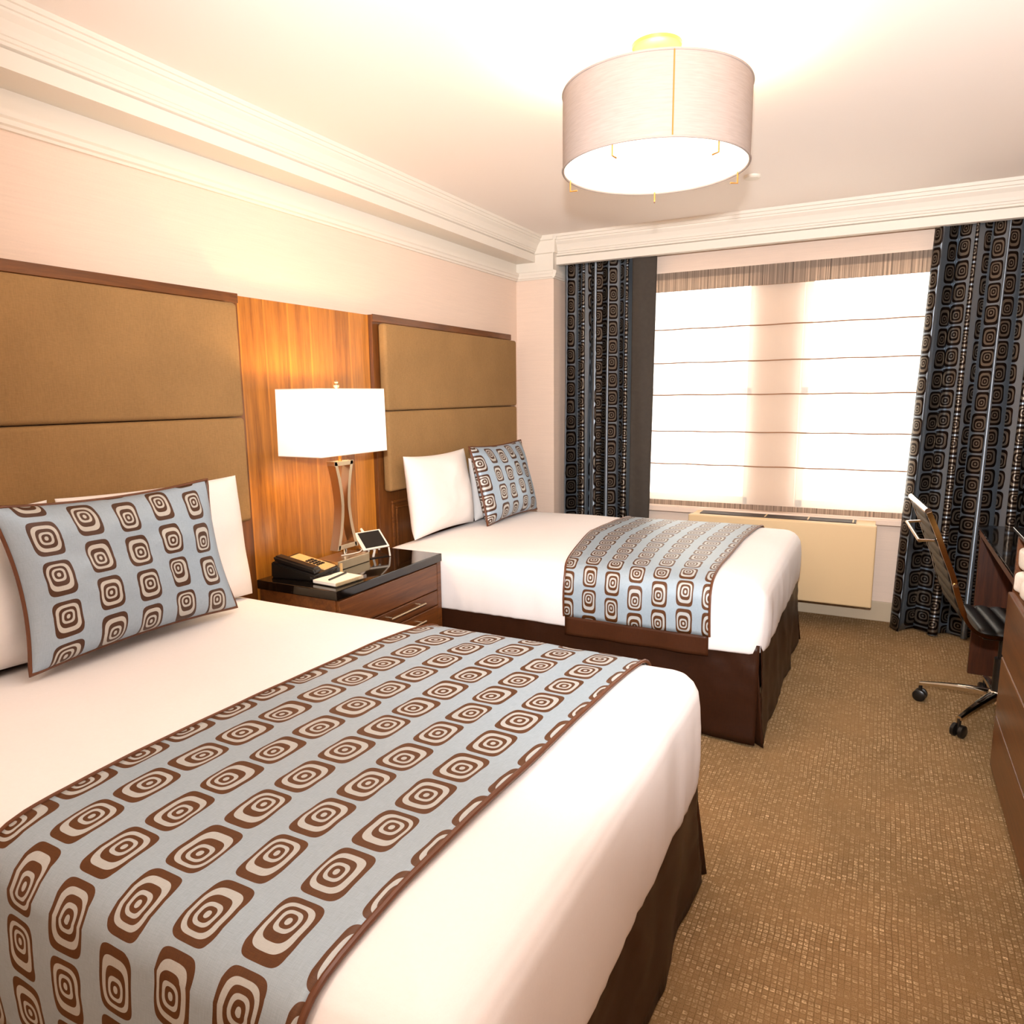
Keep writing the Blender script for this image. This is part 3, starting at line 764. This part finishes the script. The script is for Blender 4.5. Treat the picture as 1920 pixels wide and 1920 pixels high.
# tablet on its stand
ex = Vector((.055, .115, .004)).normalized(); eu = Vector((-.1, .048, .078)); eu = (eu-ex*eu.dot(ex)).normalized(); en = ex.cross(eu)
o0 = Vector((-2.100, 2.53, .713))
tm = Matrix.Translation(o0) @ Matrix(((en.x, ex.x, eu.x), (en.y, ex.y, eu.y), (en.z, ex.z, eu.z))).to_4x4()
if en.x < 0: tm = Matrix.Translation(o0) @ Matrix(((-en.x, ex.x, eu.x), (-en.y, ex.y, eu.y), (-en.z, ex.z, eu.z))).to_4x4()
def tw(x, y, z): return tm @ Vector((x, y, z))
r = empty('tablet', o0, 'small white framed tablet with dark screen propped beside the lamp', 'tablet')
obj('case', rb(-.005, .003, 0, .135, 0, .118, mat=tm, bev=.0025), M['white_plastic'], r)
obj('screen', rb(.003, .0042, .016, .125, .008, .110, mat=tm), M['screen'], r)
r = empty('tablet_stand', (-2.12, 2.63, NZ), 'white angled stand holding up the small tablet', 'stand')
bm = bmesh.new(); top = tw(-.012, .055, .150)
for yy in (.03, .085): tube(bm, [tw(-.011, yy, .0), top], .0045, 8)
obj('back_support', bm, M['white_plastic'], r, smooth=True)
bm = bmesh.new(); f0 = tw(-.012, .06, .0); tube(bm, [Vector((f0.x-.01, f0.y, NZ+.004)), f0, top], .006, 8); obj('leg', bm, M['white_plastic'], r, smooth=True)
bm = bmesh.new(); f1 = tw(.0, .128, -.006); tube(bm, [Vector((f1.x+.006, f1.y, NZ+.002)), f1], .004, 8); obj('leg', bm, M['white_plastic'], r, smooth=True)
obj('foot', rb(-.045, .03, -.055, .055, 0, .004, mat=Matrix.Translation((f0.x-.01, f0.y+.02, NZ)) @ Matrix.Rotation(math.radians(-24), 4, 'Z')), M['black_plastic'], r)
bm = bmesh.new(); tube(bm, [tw(-.006, -.003, .02), Vector((-2.10, 2.52, NZ+.050)), Vector((-2.09, 2.49, NZ+.047)), Vector((-2.10, 2.45, NZ+.046)), Vector((-2.12, 2.40, NZ+.046))], .0022, 6)
tag(obj('charging_cable', bm, M['white_plastic'], smooth=True), 'white charging cable running from the tablet over the lamp base', 'cable')

# ------------------------------------------------------------------ ceiling fixture
FX, FY, FR, FZ0, FZ1 = -.70, 2.352, .292, 2.128, 2.352
r = empty('ceiling_light', (FX, FY, FZ0), 'drum ceiling light with pinkish fabric shade and brass canopy', 'ceiling light')
bm = bmesh.new(); lathe(bm, [(FR, FZ0), (FR, FZ1)], (FX, FY, 0), 96, cap=False); o = obj('drum_shade', bm, M['drum'], r, smooth='all')
bm = bmesh.new(); lathe(bm, [(FR-.004, FZ0+.002), (FR-.004, FZ1-.002)], (FX, FY, 0), 96, cap=False); obj('shade_lining', bm, M['drum_in'], r, smooth='all')
bm = bmesh.new()
for z in (FZ0, FZ1): tube(bm, [(FX+(FR-.001)*math.cos(2*PI*k/96), FY+(FR-.001)*math.sin(2*PI*k/96), z) for k in range(96)], .004, 8, closed=True)
obj('shade_rims', bm, M['drum'], r, smooth=True)
bm = bmesh.new(); lathe(bm, [(FR-.012, FZ0+.012), (FR-.012, FZ0+.018)], (FX, FY, 0), 96); obj('diffuser', bm, M['diffuser'], r)
bm = bmesh.new(); lathe(bm, [(.068, CZ-.016), (.076, CZ-.010), (.078, CZ-.001)], (FX, FY, 0), 48)
cn = obj('canopy', bm, M['brass'], r, smooth=True)
for a in (0, PI): 
    bm = bmesh.new(); lathe(bm, [(.005, CZ-.022), (.005, CZ-.014)], (FX+.035*math.cos(a), FY+.035*math.sin(a), 0), 12); obj('screw', bm, M['nickel'], cn)
bm = bmesh.new(); tube(bm, [(FX, FY, CZ-.012), (FX, FY, FZ1-.03)], .008, 12); obj('stem', bm, M['nickel'], r, smooth=True)
bm = bmesh.new()
for a in (0, PI/2, PI, 3*PI/2): tube(bm, [(FX, FY, FZ1-.03), (FX+(FR-.005)*math.cos(a), FY+(FR-.005)*math.sin(a), FZ1-.03)], .003, 6)
obj('spider', bm, M['nickel'], r)
for deg in (181, 262, 325, 38, 106):
    a = math.radians(deg); c_, s_ = math.cos(a), math.sin(a); bm = bmesh.new()
    R1 = FR-.004
    tube(bm, [(FX+R1*c_, FY+R1*s_, FZ0+.004), (FX+R1*c_, FY+R1*s_, FZ0-.032), (FX+(R1-.025)*c_, FY+(R1-.025)*s_, FZ0-.032)], .0028, 8)
    obj('bracket', bm, M['brass'], r, smooth=True)
bm = bmesh.new(); tube(bm, [(FX+(FR+.001)*math.cos(math.radians(296)), FY+(FR+.001)*math.sin(math.radians(296)), z) for z in (FZ0+.002, FZ1-.002)], .0022, 6); obj('shade_seam', bm, M['brass'], r)
light('ceiling_lamp_light', 'POINT', (FX, FY, 2.24), 17, (1.0, .76, .48), .06)
bm = bmesh.new(); lathe(bm, [(.035, CZ-.014), (.042, CZ-.008), (.042, CZ)], (-.66, 3.91, 0), 32)
tag(obj('smoke_detector', bm, M['trim'], smooth=True), 'small round cream detector on the ceiling beyond the drum light', 'detector')

# ------------------------------------------------------------------ dresser, towels, desk
DX = .44; D0, D1 = 1.3, 3.0; DZ = .94
r = empty('dresser', (.73, (D0+D1)/2, 0), 'tall walnut dresser with black glass top at the right edge', 'dresser')
obj('end_panel', B(DX+.012, 1.0, D1-.022, D1, .03, DZ-.012, bev=.002), M['walnut_red'], r)
obj('end_panel', B(DX+.012, 1.0, D0, D0+.022, .03, DZ-.012, bev=.002), M['walnut_red'], r)
obj('back_panel', B(.985, 1.0, D0+.022, D1-.022, .03, DZ-.012), M['walnut_red'], r)
obj('shelf', B(DX+.012, .985, D0+.022, D1-.022, .695, .715), M['walnut_red'], r)
obj('carcass', B(DX+.022, .98, D0+.024, D1-.024, .03, .694), M['dark_wood'], r)
obj('top_board', B(DX+.012, 1.0, D0, D1, DZ-.034, DZ-.012, bev=.002), M['walnut_red'], r)
obj('plinth', B(DX+.05, .97, D0+.03, D1-.03, 0, .032), M['dark_wood'], r)
obj('glass_top', B(DX-.004, 1.004, D0-.004, D1+.004, DZ-.012, DZ, bev=.002), M['glass_black'], r)
obj('niche_divider', B(DX+.012, .985, 2.16, 2.182, .715, DZ-.034), M['walnut_red'], r)
for ya, yb in ((D0+.004, 2.168), (2.174, D1-.004)):
    for z0, z1 in ((.036, .235), (.241, .462), (.468, .706)):
        obj('drawer', B(DX, DX+.02, ya, yb, z0, z1, bev=.004), M['walnut_red'], r)
# folded towels in the niche
for k, (lab) in enumerate(('white folded towel, bottom one in the dresser niche', 'white folded towel, top one in the dresser niche')):
    bm = bmesh.new(); z0 = .717+k*.086
    def fn(u, v, z0=z0, k=k):
        a = u*2*PI; ca, sa = math.cos(a), math.sin(a); p = .3
        X = .595+.145*math.copysign(abs(ca)**p, ca); Z = z0+.042+.042*math.copysign(abs(sa)**.45, sa)
        X += .006*math.sin(v*23+k*2)+.012*noise.noise(Vector((v*4, a, k)))
        return Vector((X, 2.45+.48*v, Z))
    vs = grid(bm, 40, 20, fn)
    bmesh.ops.remove_doubles(bm, verts=bm.verts, dist=.0005)
    bmesh.ops.holes_fill(bm, edges=[e for e in bm.edges if e.is_boundary])
    tag(obj('towel', bm, M['towel'], smooth=True), lab, 'towel', 'folded towels in the dresser')
TD = 3.03
r = empty('desk', (.73, 3.58, 0), 'walnut writing desk with black glass top between the dresser and the curtain', 'desk')
obj('glass_top', B(.455, 1.0, 3.006, 4.125, .748, .76, bev=.002), M['glass_black'], r)
obj('desktop', B(.462, 1.0, 3.008, 4.12, .712, .747, bev=.003), M['walnut_red'], r)
obj('end_panel', B(.466, 1.0, 4.085, 4.118, 0, .711, bev=.003), M['dark_wood'], r)
obj('back_panel', B(.975, 1.0, 3.01, 4.084, .30, .711), M['dark_wood'], r)
obj('end_panel', B(.56, 1.0, 3.008, 3.035, 0, .711, bev=.003), M['dark_wood'], r)

# ------------------------------------------------------------------ desk chair (local: faces +x)
ch = empty('desk_chair', (.52, 3.535, 0), 'black ribbed leather office chair with chrome base pulled up to the desk', 'chair', rz=math.radians(6))
def L(name, bm, mat, parent=ch, **k): return obj(name, bm, mat, parent, local=True, **k)
ang = [math.radians(a-6) for a in (163, 238, 309, 20, 92)]
bm = bmesh.new(); lathe(bm, [(.035, .075), (.045, .085), (.042, .12), (.03, .135)], (0, 0, 0), 24); L('hub', bm, M['chrome'], smooth=True)
for a in ang:
    bm = bmesh.new(); c_, s_ = math.cos(a), math.sin(a); n = 12; vs = []
    pts = []
    for k in range(n+1):
        f = k/n; R = .03+.27*f; z = .118-.036*f**1.6; hw = .022-.011*f; hh = .014-.006*f
        pts.append([Vector((R*c_-t*s_*hw, R*s_+t*c_*hw, z+q*hh)) for t, q in ((-1, -1), (1, -1), (1, .4), (.5, 1), (-.5, 1), (-1, .4))])
    rings = [[bm.verts.new(p) for p in ring] for ring in pts]
    for i in range(n):
        for k in range(6): bm.faces.new((rings[i][k], rings[i][(k+1) % 6], rings[i+1][(k+1) % 6], rings[i+1][k]))
    bm.faces.new(rings[0][::-1]); bm.faces.new(rings[-1])
    leg = L('leg', bm, M['chrome'], smooth=True); leg['label'] = 'polished chrome star leg'
    bm = bmesh.new(); cx, cy = .295*c_, .295*s_
    ax = Vector((-s_, c_, 0))
    for s in (-1, 1):
        q = [Vector((cx, cy, .027))+ax*s*w_ for w_ in (.006, .009, .022, .026)]
        tube(bm, q, [.020, .027, .027, .020], 20)
    tube(bm, [(cx, cy, .02), (cx, cy, .08)], .008, 8)
    L('caster', bm, M['black_plastic'], leg, smooth=True)['label'] = 'black twin-wheel caster'
bm = bmesh.new(); tube(bm, [(0, 0, .12), (0, 0, .28)], .025, 16); tube(bm, [(0, 0, .26), (0, 0, .39)], .014, 16); L('gas_lift', bm, M['black_plastic'], smooth=True)
bm = bmesh.new(); box(bm, -.09, .11, -.07, .07, .375, .41, bev=.008); tube(bm, [(0, -.06, .39), (.02, -.21, .385)], .005, 8); L('tilt_mechanism', bm, M['black_plastic'])
# side profile shared by frame and upholstery (x, z)
prof = [(.30, .452), (.22, .440), (.10, .436), (-.02, .436), (-.105, .438), (-.150, .452), (-.182, .485), (-.203, .53), (-.228, .60), (-.252, .68), (-.284, .76), (-.318, .85), (-.354, .933)]
def smoothp(p, n=6):
    out = []
    for i in range(len(p)-1):
        p0 = p[max(0, i-1)]; p1 = p[i]; p2 = p[i+1]; p3 = p[min(len(p)-1, i+2)]
        for k in range(n):
            t = k/n; out.append(tuple(.5*((2*p1[j])+(-p0[j]+p2[j])*t+(2*p0[j]-5*p1[j]+4*p2[j]-p3[j])*t*t+(-p0[j]+3*p1[j]-3*p2[j]+p3[j])*t**3) for j in (0, 1)))
    out.append(p[-1]); return out
SP = smoothp(prof)
for s in (-1, 1):
    bm = bmesh.new()
    o_ = []; i_ = []
    for k, (x, z) in enumerate(SP):
        a = SP[max(0, k-1)]; b = SP[min(len(SP)-1, k+1)]; tx, tz = b[0]-a[0], b[1]-a[1]; l = math.hypot(tx, tz); nx_, nz_ = tz/l, -tx/l
        th = .010 if k > 40 else .007
        o_.append((x+nx_*th, z+nz_*th)); i_.append((x-nx_*th, z-nz_*th))
    prism(bm, o_+i_[::-1], 'Y', s*.222-.007, s*.222+.007)
    L('side_frame', bm, M['gold'], smooth=True)
# ribbed upholstery sheets
dist = [0]
for k in range(len(SP)-1): dist.append(dist[-1]+math.hypot(SP[k+1][0]-SP[k][0], SP[k+1][1]-SP[k][1]))
def ribbed(k0, k1, pitch, th, name):
    bm = bmesh.new(); n = (k1-k0)
    def at(f):
        d = dist[k0]+(dist[k1]-dist[k0])*f
        for k in range(k0, k1):
            if dist[k+1] >= d-1e-9:
                g = (d-dist[k])/(dist[k+1]-dist[k]); x = SP[k][0]+(SP[k+1][0]-SP[k][0])*g; z = SP[k][1]+(SP[k+1][1]-SP[k][1])*g
                tx, tz = SP[k+1][0]-SP[k][0], SP[k+1][1]-SP[k][1]; l = math.hypot(tx, tz); return x, z, tz/l, -tx/l, d-dist[k0]
    tot = dist[k1]-dist[k0]; cnt = round(tot/pitch)
    NU = cnt*8
    def fn(u, v, s):
        x, z, a, b, d = at(u); rr = abs(math.sin(PI*d/tot*cnt))**.6
        t_ = th*(.35+.65*rr)*s*(1 if 0.02 < v < .98 else .6)
        return Vector((x+a*t_*-1, -.214+.428*v, z+b*t_*-1))
    A = grid(bm, NU, 10, lambda u, v: fn(u, v, 1)); Bv = grid(bm, NU, 10, lambda u, v: fn(u, v, -1))
    bmesh.ops.holes_fill(bm, edges=[]) 
    for i in range(NU):
        for j in (0, 10): bm.faces.new((A[i][j], A[i+1][j], Bv[i+1][j], Bv[i][j]))
    for j in range(10):
        for i in (0, NU): bm.faces.new((A[i][j], A[i][j+1], Bv[i][j+1], Bv[i][j]))
    return L(name, bm, M['leather'], smooth='all')
ribbed(0, 28, .062, .024, 'seat'); ribbed(36, len(SP)-1, .052, .013, 'backrest')
bm = bmesh.new(); tube(bm, [(-.357, -.225, .938), (-.357, .225, .938)], .013, 12); L('top_rail', bm, M['chrome'], smooth=True)
bm = bmesh.new(); tube(bm, [(-.318, .12, .845), (-.381, .12, .835), (-.371, -.16, .805), (-.305, -.16, .81)], .007, 10); L('rear_handle', bm, M['chrome'], smooth=True)['label'] = 'bent chrome handle on the back'
for s in (-1, 1):
    bm = bmesh.new(); lathe(bm, [(.008, -.006), (.01, 0), (.008, .006)], (0, 0, 0), 12)
    for v in bm.verts: v.co = Vector((-.240+v.co.x, s*.230+v.co.z, .64+v.co.y))
    L('bolt', bm, M['chrome'], smooth=True)
